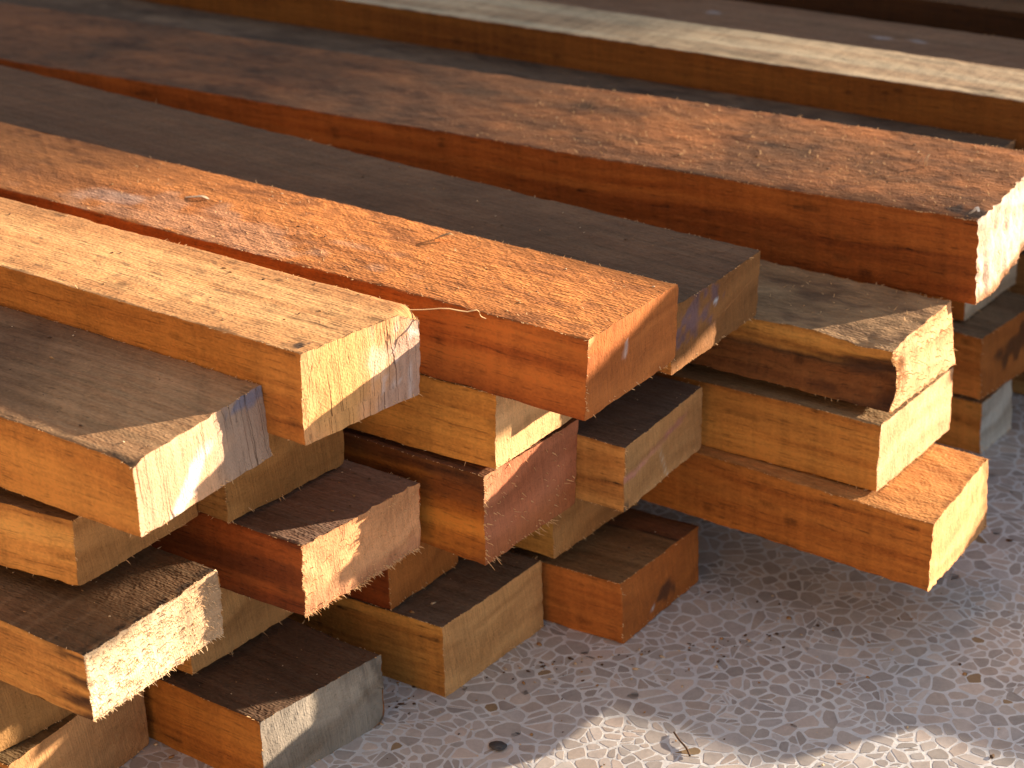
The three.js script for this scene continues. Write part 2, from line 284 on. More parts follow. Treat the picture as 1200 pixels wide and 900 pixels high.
function chipGeometry(poly, c, rand) {                              // a flat stone flush in the slab, its rim just rounded
  const [cx, cz] = c, y = 0.00014, pos = [cx, y, cz], idx = [];
  const soft = []; for (let k = 0; k < poly.length; k++) { const A = poly[(k + poly.length - 1) % poly.length], B = poly[k], C = poly[(k + 1) % poly.length], e = 0.12 + 0.2 * rand(), f = 0.12 + 0.2 * rand(); soft.push([B[0] + (A[0] - B[0]) * e, B[1] + (A[1] - B[1]) * e], [B[0] + (C[0] - B[0]) * f, B[1] + (C[1] - B[1]) * f]); }
  const n = soft.length, jag = soft.map(([x, z]) => { const f = 0.88 + 0.12 * rand(); return [cx + (x - cx) * f, cz + (z - cz) * f]; });
  for (const [x, z] of jag) pos.push(cx + (x - cx) * 0.965, y, cz + (z - cz) * 0.965);
  for (const [x, z] of jag) pos.push(x, 0.00002, z);
  for (let k = 0; k < n; k++) { const m = (k + 1) % n; idx.push(0, 1 + m, 1 + k, 1 + k, 1 + m, 1 + n + m, 1 + k, 1 + n + m, 1 + n + k); }
  let g = new THREE.BufferGeometry(); g.setAttribute('position', new THREE.Float32BufferAttribute(pos, 3)); g.setIndex(idx); g.computeVertexNormals();
  if (g.attributes.normal.getY(0) < 0) { const ix = g.index.array; for (let i = 0; i < ix.length; i += 3) { const q = ix[i]; ix[i] = ix[i + 1]; ix[i + 1] = q; } }
  g = g.toNonIndexed(); g.computeVertexNormals();
  const col = new Float32Array(g.attributes.position.count * 3);
  g.setAttribute('color', new THREE.BufferAttribute(col, 3)); return g;
}
{
  const [cemC, cemH] = textures(512, 512, (u, v, o) => {
    const a = tiled(u * 8, v * 8, 8, 8, 51), b = tiled(u * 60, v * 60, 60, 60, 52), c = tiled(u * 220, v * 220, 220, 220, 53), k = 0.86 + 0.06 * a + 0.05 * b + 0.05 * c - 0.3 * Math.max(0, tiled(u * 90, v * 90, 90, 90, 54) - 0.7);
    o[0] = k; o[1] = k; o[2] = k * (1 - 0.02 * a); o[3] = 0.5 + 0.15 * b + 0.2 * c;
  });
  const cement = new THREE.MeshPhysicalMaterial({ map: cemC, bumpMap: cemH, bumpScale: 0.0003, roughness: 0.55, color: new THREE.Color().setRGB(0.78, 0.83, 0.88) });
  const sheet = (x0, x1, z0, z1, y) => { const g = new THREE.PlaneGeometry(x1 - x0, z1 - z0); g.rotateX(-Math.PI / 2); g.translate((x0 + x1) / 2, y, (z0 + z1) / 2); const p = g.attributes.position, uv = g.attributes.uv; for (let i = 0; i < p.count; i++) uv.setXY(i, p.getX(i) / 0.3, p.getZ(i) / 0.3); return g; };
  const slab = new THREE.Mesh(sheet(AREA.x0, AREA.x1, AREA.z0, AREA.z1, 0), cement); slab.name = 'cement_bed'; floorGroup.add(slab);
  // beyond the chips that can be told apart the slab's material carries the pattern
  const rand = rng(5), W = 1024, field = new Float32Array(W * W * 4).fill(-1), pts = [];
  for (let i = 0; i < 64; i++) for (let j = 0; j < 64; j++) if (rand() > 0.3) pts.push([(i + rand()) / 64, (j + rand()) / 64, CHIP[Math.floor(rand() * CHIP.length)], 0.85 + 0.3 * rand()]);
  const bins = new Map(); pts.forEach((p) => { const k = Math.floor(p[0] * 64) * 64 + Math.floor(p[1] * 64); (bins.get(k) ?? bins.set(k, []).get(k)).push(p); });
  const [terC] = textures(W, W, (u, v, o) => {
    const i = Math.floor(u * 64), j = Math.floor(v * 64); let d1 = 9, d2 = 9, best = null;
    for (let a = -2; a <= 2; a++) for (let b = -2; b <= 2; b++) {
      const bi = (i + a + 64) % 64, bj = (j + b + 64) % 64;
      for (const p of bins.get(bi * 64 + bj) ?? []) { let dx = Math.abs(p[0] - u), dy = Math.abs(p[1] - v); dx = Math.min(dx, 1 - dx); dy = Math.min(dy, 1 - dy); const d = Math.hypot(dx, dy); if (d < d1) { d2 = d1; d1 = d; best = p; } else if (d < d2) d2 = d; }
    }
    const f = sstep(0.0018, 0.0026, d2 - d1), c = best[2];
    o[0] = mix(0.64, c[0] * best[3], f); o[1] = mix(0.68, c[1] * best[3], f); o[2] = mix(0.75, c[2] * best[3], f); o[3] = 0.5;
  });
  const ter = new THREE.MeshPhysicalMaterial({ map: terC, roughness: 0.5 });
  const B = 14, rim = [sheet(-B, AREA.x0, -B, B, 0), sheet(AREA.x1, B, -B, B, 0), sheet(AREA.x0, AREA.x1, -B, AREA.z0, 0), sheet(AREA.x0, AREA.x1, AREA.z1, B, 0)];
  for (const g of rim) { const p = g.attributes.position, uv = g.attributes.uv; for (let i = 0; i < p.count; i++) uv.setXY(i, p.getX(i) / 0.62, p.getZ(i) / 0.62); }
  const outer = new THREE.Mesh(mergeGeometries(rim), ter); outer.name = 'slab_surface'; floorGroup.add(outer);
  const chipMat = new THREE.MeshPhysicalMaterial({ map: cemC, vertexColors: true, roughness: 0.55, specularIntensity: 0.5 });
  const all = cells(rng(8), AREA.x0, AREA.x1, AREA.z0, AREA.z1, 0.0086), rc = rng(9), geos = [];
  camera.updateMatrixWorld(true); camera.updateProjectionMatrix();
  const v = new THREE.Vector3();
  for (const [c, poly] of all) {
    const g = chipGeometry(poly, c, rc), n = g.attributes.position.count; const tone = 0.80 + 0.34 * rc(); let col = CHIP[Math.floor(rc() * CHIP.length)].map((x) => x * tone);
    const pick = rc(); if (pick < 0.006) col = [0.36, 0.27, 0.17]; else if (pick < 0.0075) col = [0.2, 0.18, 0.18];
    for (let i = 0; i < n; i++) { const k = 1 + 0.1 * noise3(g.attributes.position.getX(i) * 300, 2, g.attributes.position.getZ(i) * 300); g.attributes.color.setXYZ(i, col[0] * k, col[1] * k, col[2] * k); }
    const uv = new Float32Array(n * 2); for (let i = 0; i < n; i++) { uv[i * 2] = g.attributes.position.getX(i) / 0.11; uv[i * 2 + 1] = g.attributes.position.getZ(i) / 0.11; } g.setAttribute('uv', new THREE.BufferAttribute(uv, 2));
    let area = 0; const sc = poly.map(([x, z]) => { v.set(x, 0, z).project(camera); return [v.x * 512, v.y * 384]; });
    for (let k = 0; k < sc.length; k++) { const a = sc[k], b = sc[(k + 1) % sc.length]; area += (a[0] * b[1] - a[1] * b[0]) / 2; }
    v.set(c[0], 0, c[1]).project(camera);
    const px = v.x * 512 + 512, py = 384 - v.y * 384, inView = px > 0 && px < 1024 && py < 768 && py > 400 && px > 130 && py > 768 - (px - 130) * 0.5 - 60 && py > 420 + Math.max(0, 880 - px) * 0.32;
    geos.push([inView ? Math.abs(area) : 0, g]);
  }
  geos.sort((a, b) => b[0] - a[0]);
  geos.slice(0, 300).forEach(([, g], i) => { const o = new THREE.Mesh(g, chipMat); o.name = i ? `stone_chip_${String(i).padStart(3, '0')}` : 'stone_chip'; floorGroup.add(o); });
  const rest = new THREE.Mesh(mergeGeometries(geos.slice(300).map((g) => g[1])), chipMat); rest.name = 'stone_chips'; rest.userData.kind = 'stuff'; floorGroup.add(rest);
  scene.add(shade(floorGroup));
}

// ------------------------------------------------------------------ unseen plaster bounce surface added behind the viewer: it throws warm light back on the planks' long sides
{
  const away = new THREE.Vector3(-SUN.x, 0, -SUN.z).normalize(), g = new THREE.BoxGeometry(7, 3.2, 0.2);
  const [plC, plH] = textures(512, 512, (u, v, o) => { const k = 0.86 + 0.08 * tiled(u * 6, v * 6, 6, 6, 61) + 0.06 * tiled(u * 40, v * 40, 40, 40, 62); o[0] = k; o[1] = k; o[2] = k * 0.98; o[3] = 0.5 + 0.3 * tiled(u * 90, v * 90, 90, 90, 63); });
  const added_bounce_wall = new THREE.Mesh(g, new THREE.MeshStandardMaterial({ map: plC, bumpMap: plH, bumpScale: 0.002, color: new THREE.Color().setRGB(0.36, 0.23, 0.12), roughness: 0.9 }));
  added_bounce_wall.name = 'added_bounce_wall'; added_bounce_wall.userData.kind = 'structure'; added_bounce_wall.position.copy(away).multiplyScalar(3.0).setY(1.6); added_bounce_wall.lookAt(0, 1.6, 0); scene.add(shade(added_bounce_wall));
}

// ------------------------------------------------------------------ the planks of the stack
const GREY = [0.145, 0.075, 0.038], BROWN = [0.20, 0.105, 0.05], TAN = [0.42, 0.28, 0.16];
const SPOT = (face, want, C, col, amount) => { if (face === want) for (let c = 0; c < 3; c++) C[c] = mix(C[c], col[c], clamp(amount, 0, 1)); };
const blob = (x, y, cx, cy, rx, ry, n = 0) => sstep(1.25, 0.6, Math.hypot((x - cx) / rx, (y - cy) / ry) + n);
const ORANGE = [0.56, 0.24, 0.065], AMBER = [0.62, 0.31, 0.09], RED = [0.47, 0.14, 0.035], CREAM = [0.80, 0.58, 0.38];
const list = [
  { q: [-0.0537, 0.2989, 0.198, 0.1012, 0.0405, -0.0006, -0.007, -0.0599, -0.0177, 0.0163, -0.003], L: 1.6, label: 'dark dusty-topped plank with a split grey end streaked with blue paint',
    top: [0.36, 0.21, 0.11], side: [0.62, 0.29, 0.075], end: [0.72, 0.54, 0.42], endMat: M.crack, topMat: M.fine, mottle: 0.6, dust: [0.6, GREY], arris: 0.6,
    warp: (P, a, h, d) => { const k = sstep(-0.012, 0, a) * sstep(0.009, 0, d); P[1] -= 0.0022 * k * sstep(0.02, 0.04, h); },
    paint: (f, C, a, h, d) => {
      SPOT(f, 'end', C, [0.36, 0.29, 0.25], 0.8 * sstep(0.055, 0.075, d + 0.006 * noise3(h * 150, 1, d * 90)));
      SPOT(f, 'end', C, [0.88, 0.83, 0.78], 0.8 * blob(d, h, 0.04 + (h - 0.014) * 0.9, h, 0.007, 1, 0.3 * noise3(d * 300, h * 200, 3)) * sstep(0.033, 0.02, h));
      SPOT(f, 'end', C, [0.18, 0.22, 0.36], 0.75 * blob(d, h, 0.088, 0.037 - 0.0 * d, 0.014, 0.0042, 0.5 * noise3(d * 350, h * 350, 5)));
      SPOT(f, 'top', C, [0.66, 0.39, 0.19], 0.52 * sstep(-0.15, -0.04, a));  // paler towards the end: the sunlit wedge painted into the top colour
      SPOT(f, 'top', C, [0.05, 0.035, 0.025], 0.8 * blob(a, d, -0.009, 0.002, 0.012, 0.003, 0.4 * noise3(a * 200, 1, d * 200)));
    } },
  { q: [-0.0355, 0.1979, 0.2125, 0.0848, 0.0505, -0.0084, -0.0034, 0.0913, -0.0106, -0.0103, 0.0009], L: 1.7, label: 'pale peach plank, sunlit along its top, with a finely cracked golden end',
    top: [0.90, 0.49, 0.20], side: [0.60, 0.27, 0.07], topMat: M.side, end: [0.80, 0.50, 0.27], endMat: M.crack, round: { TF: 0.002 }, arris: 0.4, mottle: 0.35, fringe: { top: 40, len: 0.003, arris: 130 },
    warp: (P, a, h, d) => { P[1] -= 0.007 * Math.pow(sstep(-0.012, 0.001, a), 2) * sstep(0.066, 0.085, d) * sstep(0.02, 0.049, h); },
    paint: (f, C, a, h, d) => {
      SPOT(f, 'end', C, [0.76, 0.43, 0.15], 0.6 * blob(d, h, 0.026, 0.026, 0.02, 0.03, 0.3 * noise3(d * 90, h * 90, 2)));
      SPOT(f, 'end', C, [0.82, 0.70, 0.57], 0.55 * blob(d, h, 0.052, 0.029, 0.009, 0.008, 0.6 * noise3(d * 260, h * 160, 4)));
      SPOT(f, 'end', C, [0.50, 0.37, 0.33], 0.75 * sstep(0.05, 0.075, d + (0.03 - h) * 0.5 + 0.008 * noise3(d * 120, h * 120, 6)));  // greyer lower far part of the end: its cast shadow painted in
      SPOT(f, 'end', C, [0.74, 0.64, 0.62], 0.7 * sstep(0.5, 0.75, noise3(d * 700, h * 160, 8)) * sstep(0.045, 0.06, d));
      SPOT(f, 'top', C, [0.05, 0.04, 0.035], 0.9 * blob(a, d, -0.008, 0.008, 0.0035, 0.005, 0.5 * noise3(a * 500, 1, d * 500)));
      for (const [a0, a1, d0, sl] of [[-0.07, -0.006, 0.034, 0.05], [-0.05, -0.012, 0.048, 0.06]]) SPOT(f, 'top', C, [0.14, 0.07, 0.03], 0.85 * sstep(0.0017, 0.0003, Math.abs(d - d0 - sl * (a - a0) - 0.0012 * noise3(a * 60, 2, 2))) * sstep(a0, a0 + 0.02, a) * sstep(a1, a1 - 0.004, a));
      SPOT(f, 'top', C, [0.3, 0.17, 0.08], 0.8 * sstep(0.82, 0.92, noise3(a * 120, 4, d * 330)));
    } },
  { q: [0.0562, 0.0786, 0.2045, 0.1016, 0.0457, 0.002, -0.0079, -0.0521, 0.0255, -0.0146, -0.0005], L: 1.9, label: 'bright orange rough-topped plank between the pale peach plank and a dark-topped one',
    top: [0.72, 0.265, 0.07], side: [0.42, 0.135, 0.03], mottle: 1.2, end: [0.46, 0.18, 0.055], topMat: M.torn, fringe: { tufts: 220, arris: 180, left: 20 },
    paint: (f, C, a, h, d) => {
      SPOT(f, 'top', C, [0.70, 0.44, 0.29], 0.42 * blob(a, d, -0.29, 0.02, 0.10, 0.028, 0.9 * noise3(a * 70, 1, d * 90)));
      SPOT(f, 'top', C, [0.60, 0.50, 0.45], 0.5 * blob(a, d, -0.375, 0.026, 0.03, 0.011, 0.5 * noise3(a * 90, 1, d * 120)));
      SPOT(f, 'top', C, [0.4, 0.2, 0.09], 0.5 * sstep(-0.3, -0.5, a));  // darker far left: the soft shade there is painted into the colour
      SPOT(f, 'end', C, [0.75, 0.6, 0.58], 0.8 * blob(d, h, 0.042, 0.026, 0.0022, 0.006, 0.4 * noise3(d * 600, h * 400, 1)));
      SPOT(f, 'end', C, [0.8, 0.5, 0.22], 0.8 * sstep(0.9, 0.35, d / 0.012 + (0.0457 - h) / 0.010));
    } },
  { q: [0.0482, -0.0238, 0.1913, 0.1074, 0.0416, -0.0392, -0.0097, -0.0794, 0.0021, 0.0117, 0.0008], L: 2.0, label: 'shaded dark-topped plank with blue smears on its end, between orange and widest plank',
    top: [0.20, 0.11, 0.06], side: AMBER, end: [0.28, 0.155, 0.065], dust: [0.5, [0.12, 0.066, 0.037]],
    paint: (f, C, a, h, d) => {
      SPOT(f, 'end', C, [0.11, 0.09, 0.17], 0.6 * blob(d, h, 0.026, 0.029, 0.022, 0.013, 1.0 * noise3(d * 210, h * 210, 4)));
      SPOT(f, 'end', C, [0.55, 0.58, 0.66], blob(d, h, 0.051, 0.029, 0.0022, 0.002, 0.3 * noise3(d * 900, h * 900, 4)));
    } },
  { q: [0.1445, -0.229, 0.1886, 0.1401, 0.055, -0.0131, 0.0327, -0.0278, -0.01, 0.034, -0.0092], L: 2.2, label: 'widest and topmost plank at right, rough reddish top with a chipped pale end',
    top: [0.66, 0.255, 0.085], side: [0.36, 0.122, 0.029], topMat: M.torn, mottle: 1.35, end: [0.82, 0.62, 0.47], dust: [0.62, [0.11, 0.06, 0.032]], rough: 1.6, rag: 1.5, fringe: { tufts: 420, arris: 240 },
    warp: (P, a, h, d) => { const e = sstep(-0.02, 0, a); P[1] += 0.016 * e * sstep(0.03, 0.11, d) * sstep(0.012, 0, h); P[0] -= 0.002 * e * Math.max(0, noise3(d * 160, h * 60, 4)); },
    paint: (f, C, a, h, d) => {
      SPOT(f, 'end', C, [0.50, 0.26, 0.11], 0.7 * sstep(0.35, 0.65, noise3((d + h * 0.5) * 330, h * 40, 3)) * sstep(0.06, 0.0, h + d * 0.3));
      SPOT(f, 'end', C, [0.45, 0.2, 0.07], 0.8 * sstep(0.007, 0.002, h - 0.016 * sstep(0.03, 0.11, d)));
      SPOT(f, 'top', C, [0.07, 0.05, 0.04], 0.85 * blob(a, d, -0.005, 0.01, 0.02, 0.012, 0.6 * noise3(a * 150, 1, d * 150)));
      SPOT(f, 'top', C, [0.10, 0.07, 0.05], 0.6 * sstep(-0.28, -0.5, a));  // far left darkened for dirt and for the shade lying over it
    } },
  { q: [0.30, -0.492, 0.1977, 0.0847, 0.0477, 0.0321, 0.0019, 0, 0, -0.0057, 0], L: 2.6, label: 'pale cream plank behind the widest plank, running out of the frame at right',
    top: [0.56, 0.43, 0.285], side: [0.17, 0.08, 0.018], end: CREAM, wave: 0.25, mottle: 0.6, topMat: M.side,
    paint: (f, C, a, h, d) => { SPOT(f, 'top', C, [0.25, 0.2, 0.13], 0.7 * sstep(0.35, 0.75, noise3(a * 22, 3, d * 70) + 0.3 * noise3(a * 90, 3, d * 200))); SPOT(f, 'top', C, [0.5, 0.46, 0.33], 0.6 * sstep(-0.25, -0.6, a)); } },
  { q: [0.062, -0.377, 0.168, 0.104, 0.048, 0.0, 0.002, 0, 0, 0, 0], L: 2.2, label: 'blackened weathered plank seen as a narrow strip between the widest and the cream plank',
    top: [0.20, 0.145, 0.10], side: BROWN, end: [0.3, 0.22, 0.15], topMat: M.torn, dust: [0.55, [0.06, 0.043, 0.03]] },
  { q: [0.35, -0.597, 0.187, 0.098, 0.048, 0.016, 0.002, 0, 0, 0, 0], L: 2.6, label: 'dull brown plank behind the cream one at the back of the stack',
    top: [0.26, 0.16, 0.10], side: BROWN, end: CREAM, dust: [0.4, [0.19, 0.13, 0.09]],
    paint: (f, C, a, h, d) => { for (const [x, z] of [[-0.63, 0.05], [-0.47, 0.045], [-0.44, 0.05]]) SPOT(f, 'top', C, [0.42, 0.45, 0.50], 0.6 * blob(a, d, x, z, 0.007, 0.005, 0.4 * noise3(a * 200, 1, d * 200))); } },
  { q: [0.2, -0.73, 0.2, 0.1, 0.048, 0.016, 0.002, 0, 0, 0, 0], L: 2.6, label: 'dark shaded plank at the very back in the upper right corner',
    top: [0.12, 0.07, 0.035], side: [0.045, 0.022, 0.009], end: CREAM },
  { q: [-0.1117, 0.2898, 0.1481, 0.0938, 0.0389, 0.12, 0.0071, 0.0554, 0.0129, -0.003, 0], L: 0.5, label: 'small golden plank end under the split grey-ended plank at left',
    top: [0.2, 0.12, 0.07], side: [0.70, 0.37, 0.115], end: [0.52, 0.33, 0.15], fringe: { arris: 40 } },
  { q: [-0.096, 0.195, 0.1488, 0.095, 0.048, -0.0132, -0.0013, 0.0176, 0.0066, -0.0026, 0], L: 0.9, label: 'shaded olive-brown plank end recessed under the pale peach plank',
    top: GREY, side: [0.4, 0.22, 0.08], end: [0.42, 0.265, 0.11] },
  { q: [-0.0047, 0.0754, 0.1579, 0.09, 0.0462, 0.03, -0.0031, -0.009, 0.0269, -0.001, 0], L: 0.9, label: 'yellow-orange plank with a sunlit end directly under the bright orange plank',
    top: [0.5, 0.3, 0.13], side: [0.62, 0.295, 0.07], end: [0.78, 0.59, 0.36] },
  { q: [0.0235, -0.0139, 0.1014, 0.1, 0.0428, 0.0074, -0.0033, -0.0541, 0.0077, 0.001, -0.0005], L: 0.9, label: 'short-looking plank end with a pink chalk line, right of the dusky red end',
    top: [0.24, 0.18, 0.145], side: [0.60, 0.33, 0.115], end: [0.52, 0.34, 0.17], dust: [0.6, [0.155, 0.12, 0.10]],
    paint: (f, C, a, h, d) => {
      SPOT(f, 'end', C, [0.62, 0.28, 0.24], 0.75 * sstep(0.0032, 0.0012, Math.abs(h - 0.0205 - 0.16 * d - 0.001 * noise3(d * 90, 1, 1))) * sstep(0.085, 0.07, d) * (0.7 + 0.5 * noise3(d * 300, h * 500, 2)));
      SPOT(f, 'end', C, [0.72, 0.62, 0.48], 0.7 * sstep(0.0016, 0.0005, Math.abs(d - 0.045 + (h - 0.02) * 0.5)) * sstep(0.026, 0.018, h));
      SPOT(f, 'end', C, [0.12, 0.08, 0.05], 0.8 * blob(d, h, 0.002, 0.002, 0.005, 0.004, 0));
    } },
  { q: [0.1356, -0.1319, 0.1496, 0.0875, 0.0415, 0.0145, -0.004, 0.0312, -0.0063, 0.0083, -0.0045], L: 0.9, label: 'gouged plank with a torn hollow edge under the widest plank',
    top: [0.62, 0.40, 0.21], side: [0.56, 0.29, 0.08], end: [0.84, 0.58, 0.37], dust: [0.5, [0.15, 0.08, 0.04]], topMat: M.torn, rough: 1.8, rag: 0.8, fringe: { tufts: 140, face: 160, left: 90, len: 0.0042, arris: 140 },
    warp: (P, a, h, d) => {
      const k = sstep(0.02, 0, d), s = h / 0.0415, g = sstep(-0.26, -0.04, a), n = noise3(a * 45, h * 90, 2) * 0.5 + noise3(a * 130, h * 220, 5) * 0.3;
      P[2] += k * (0.004 * g + 0.009 * sstep(-0.05, -0.004, a)) * sstep(0.02, 0.3, s) * sstep(0.86, 0.55, s) * (1 + 0.5 * n);
      P[1] -= 0.0025 * sstep(-0.05, -0.02, a) * k * sstep(0.6, 1, s) * (1 + n);
      P[0] -= 0.003 * sstep(-0.02, 0, a) * sstep(0.02, 0.0, d) * sstep(0.1, 0.4, s) * sstep(0.95, 0.6, s) * (1 + n);
    },
    paint: (f, C, a, h, d) => {
      const line = 0.021 + 0.004 * noise3(a * 14, 1, 1) - 0.010 * sstep(-0.03, -0.25, a) * 0;
      SPOT(f, 'near', C, [0.20, 0.075, 0.025], 0.8 * sstep(line + 0.001, line - 0.002, h));
      SPOT(f, 'near', C, [0.05, 0.025, 0.012], 0.85 * sstep(0.003, 0.0008, Math.abs(h - line)));
      SPOT(f, 'near', C, [0.06, 0.025, 0.012], 0.8 * sstep(0.2, 0.6, noise3(a * 40, h * 160, 3)) * sstep(-0.07, -0.02, a));
      SPOT(f, 'near', C, [0.25, 0.10, 0.03], 0.5 * sstep(0.1, 0.5, noise3(a * 9, h * 260, 7)));
    } },
  { q: [-0.0748, 0.3218, 0.0983, 0.1001, 0.0386, -0.0082, -0.0014, -0.0601, -0.022, 0.0134, 0.0003], L: 0.9, label: 'dark-topped plank at lower left with a furry splintered bright end',
    top: [0.22, 0.135, 0.07], side: [0.68, 0.36, 0.11], end: [0.84, 0.66, 0.45], dust: [0.35, GREY], rag: 1.2, fibre: M.pale, fringe: { bottom: 150, left: 70, top: 50, face: 700, len: 0.0024, arris: 60 },
    paint: (f, C, a, h, d) => {
      SPOT(f, 'top', C, [0.32, 0.21, 0.12], 0.5 * sstep(0.35, 0.8, noise3(a * 420, 2, d * 7)));
      SPOT(f, 'top', C, [0.03, 0.022, 0.018], 0.85 * sstep(-0.009, -0.002, a) * sstep(-0.1, 0.3, noise3(a * 300, 1, d * 260)));
      SPOT(f, 'near', C, [0.06, 0.025, 0.012], 0.9 * sstep(0.25, 0.6, noise3(a * 42, h * 420, 3)) * sstep(-0.032, -0.008, a));
      SPOT(f, 'end', C, [0.50, 0.32, 0.19], 0.7 * sstep(0.06, 0.075, d));  // far part of the end darkened along the edge of its shadow
    } },
  { q: [-0.0515, 0.1887, 0.1023, 0.0982, 0.0435, 0.02, -0.003, 0.054, 0.0313, -0.0088, 0.0002], L: 0.9, label: 'red-sided plank with a ragged pinkish end and dull top, centre left below the pale plank',
    top: [0.34, 0.20, 0.13], side: RED, end: [0.70, 0.44, 0.27], dust: [0.3, [0.2, 0.14, 0.11]], rag: 1.3, fringe: { bottom: 170, left: 80, face: 60, len: 0.0028 },
    paint: (f, C, a, h, d) => { SPOT(f, 'near', C, [0.14, 0.035, 0.012], 0.6 * sstep(0.1, 0.6, noise3(a * 16, h * 190, 3)) + 0.5 * sstep(-0.06, -0.12, a)); SPOT(f, 'end', C, [0.46, 0.2, 0.11], 0.6 * sstep(0.014, 0.004, h + 0.004 * noise3(d * 130, 1, 1))); } },
  { q: [-0.0094, 0.0797, 0.0971, 0.0935, 0.0568, -0.012, -0.0036, -0.0278, -0.0095, -0.0019, 0.0028], L: 0.9, label: 'thick orange plank with a dusky red-purple end in the middle of the stack',
    top: [0.3, 0.13, 0.06], side: [0.56, 0.22, 0.04], end: [0.43, 0.19, 0.12], fringe: { left: 40, bottom: 30, len: 0.0045, face: 60 },
    paint: (f, C, a, h, d) => {
      SPOT(f, 'near', C, [0.10, 0.04, 0.015], 0.75 * sstep(0.045, 0.052, h + 0.003 * noise3(a * 60, 1, 1)));
      SPOT(f, 'near', C, [0.16, 0.05, 0.015], 0.6 * sstep(0.15, 0.6, noise3(a * 12, h * 150, 5)) + 0.4 * sstep(-0.012, -0.002, a) * sstep(0.03, 0.0, h));
      SPOT(f, 'end', C, [0.62, 0.34, 0.18], 0.8 * sstep(0.02, 0.006, d + (0.0568 - h) * 0.55 + 0.004 * noise3(h * 150, d * 150, 1)));
      SPOT(f, 'end', C, [0.42, 0.14, 0.04], 0.6 * sstep(0.02, 0.0, h - 0.1 * d));
    } },
  { q: [0.1319, -0.1282, 0.0975, 0.1038, 0.0444, 0.0248, 0.004, 0.0305, 0.0059, 0.0067, -0.0005], L: 0.9, label: 'ochre plank with a glowing cream end under the gouged plank at right',
    top: [0.4, 0.26, 0.13], side: [0.58, 0.275, 0.07], end: [0.84, 0.62, 0.43] },
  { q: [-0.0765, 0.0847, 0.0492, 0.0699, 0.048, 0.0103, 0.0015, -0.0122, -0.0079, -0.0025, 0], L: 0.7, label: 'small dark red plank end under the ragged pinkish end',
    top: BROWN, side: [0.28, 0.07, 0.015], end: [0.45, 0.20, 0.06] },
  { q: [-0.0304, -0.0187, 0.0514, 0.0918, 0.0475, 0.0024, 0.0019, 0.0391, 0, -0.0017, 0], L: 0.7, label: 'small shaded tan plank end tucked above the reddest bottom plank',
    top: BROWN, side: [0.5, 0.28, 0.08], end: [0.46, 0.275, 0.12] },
  { q: [0.1771, -0.1114, 0.0502, 0.1006, 0.0460, -0.0235, -0.0099, -0.0818, -0.0009, -0.0011, -0.0039], L: 0.9, label: 'lowest plank of the right column, long orange side overhanging the terrazzo',
    top: [0.70, 0.32, 0.10], side: [0.54, 0.22, 0.05], end: [0.80, 0.52, 0.28], rag: 0.7,
    paint: (f, C, a, h, d) => { SPOT(f, 'end', C, [0.4, 0.17, 0.06], 0.7 * sstep(0.09, 0.098, d + 0.006 * noise3(h * 190, 1, 1))); SPOT(f, 'top', C, [0.25, 0.1, 0.03], 0.7 * sstep(-0.006, 0, a) * sstep(0, 0.4, noise3(d * 150, 1, a * 200))); } },
  { q: [-0.1542, 0.345, 0.0501, 0.095, 0.0455, -0.0291, -0.0001, 0.0382, 0, -0.002, 0], L: 0.7, label: 'brown plank end with slanting grain at the left edge, above another end',
    top: BROWN, side: AMBER, end: [0.36, 0.23, 0.10] },
  { q: [-0.142, 0.324, 0.0001, 0.1066, 0.0494, 0.0289, -0.0005, -0.0401, 0.0019, 0.0032, -0.0001], L: 0.7, label: 'light brown plank end in the bottom left corner of the stack on the floor',
    top: [0.2, 0.13, 0.06], side: AMBER, end: [0.50, 0.32, 0.17] },
  { q: [-0.0638, 0.2143, 0.0001, 0.0939, 0.0447, -0.0311, 0.0028, 0.0815, -0.0089, -0.0011, -0.0009], L: 0.7, label: 'floor plank with a weathered silver-grey end and dark brown top at bottom left',
    top: [0.19, 0.11, 0.065], side: [0.54, 0.23, 0.05], end: [0.34, 0.30, 0.25], endMat: M.end, dust: [0.4, [0.15, 0.095, 0.06]], round: { TF: 0.003, BF: 0.006 },
    paint: (f, C, a, h, d) => {
      SPOT(f, 'end', C, [0.46, 0.41, 0.34], 0.6 * blob(d, h, 0.05, 0.034, 0.03, 0.012, 0.5 * noise3(d * 130, h * 130, 1)));
      SPOT(f, 'end', C, [0.17, 0.145, 0.12], 0.7 * sstep(0.2, 0.6, noise3((d + 0.4 * h) * 200, h * 40, 5)) * sstep(0.035, 0.07, d + (0.02 - h) * 0.6) + 0.5 * sstep(0.078, 0.092, d));
    } },
  { q: [-0.0393, 0.0813, 0.0001, 0.1013, 0.0472, 0.035, 0.0075, 0.0465, -0.0205, -0.0011, -0.0005], L: 0.7, label: 'floor plank with a clean light tan end and grey-brown top, bottom centre',
    top: [0.27, 0.19, 0.13], side: [0.58, 0.30, 0.08], end: [0.66, 0.43, 0.21], dust: [0.5, [0.17, 0.125, 0.09]] },
  { q: [0.0149, -0.0291, 0.0001, 0.0937, 0.0417, 0.0406, 0.01, 0.0227, -0.0386, 0.001, 0.0009], L: 0.7, label: 'reddish floor plank with a saw cut across its top, right of the light tan end',
    top: [0.30, 0.17, 0.075], side: [0.50, 0.18, 0.045], end: [0.50, 0.19, 0.05],
    paint: (f, C, a, h, d) => {
      const e = 0.066 + 0.05 * (a + 0.05);
      SPOT(f, 'top', C, [0.24, 0.085, 0.035], 0.8 * sstep(e, e + 0.002, d)); SPOT(f, 'top', C, [0.03, 0.018, 0.012], 0.9 * sstep(0.0016, 0.0005, Math.abs(d - e - 0.0008 * noise3(a * 80, 1, 1))) * sstep(-0.12, -0.1, a));
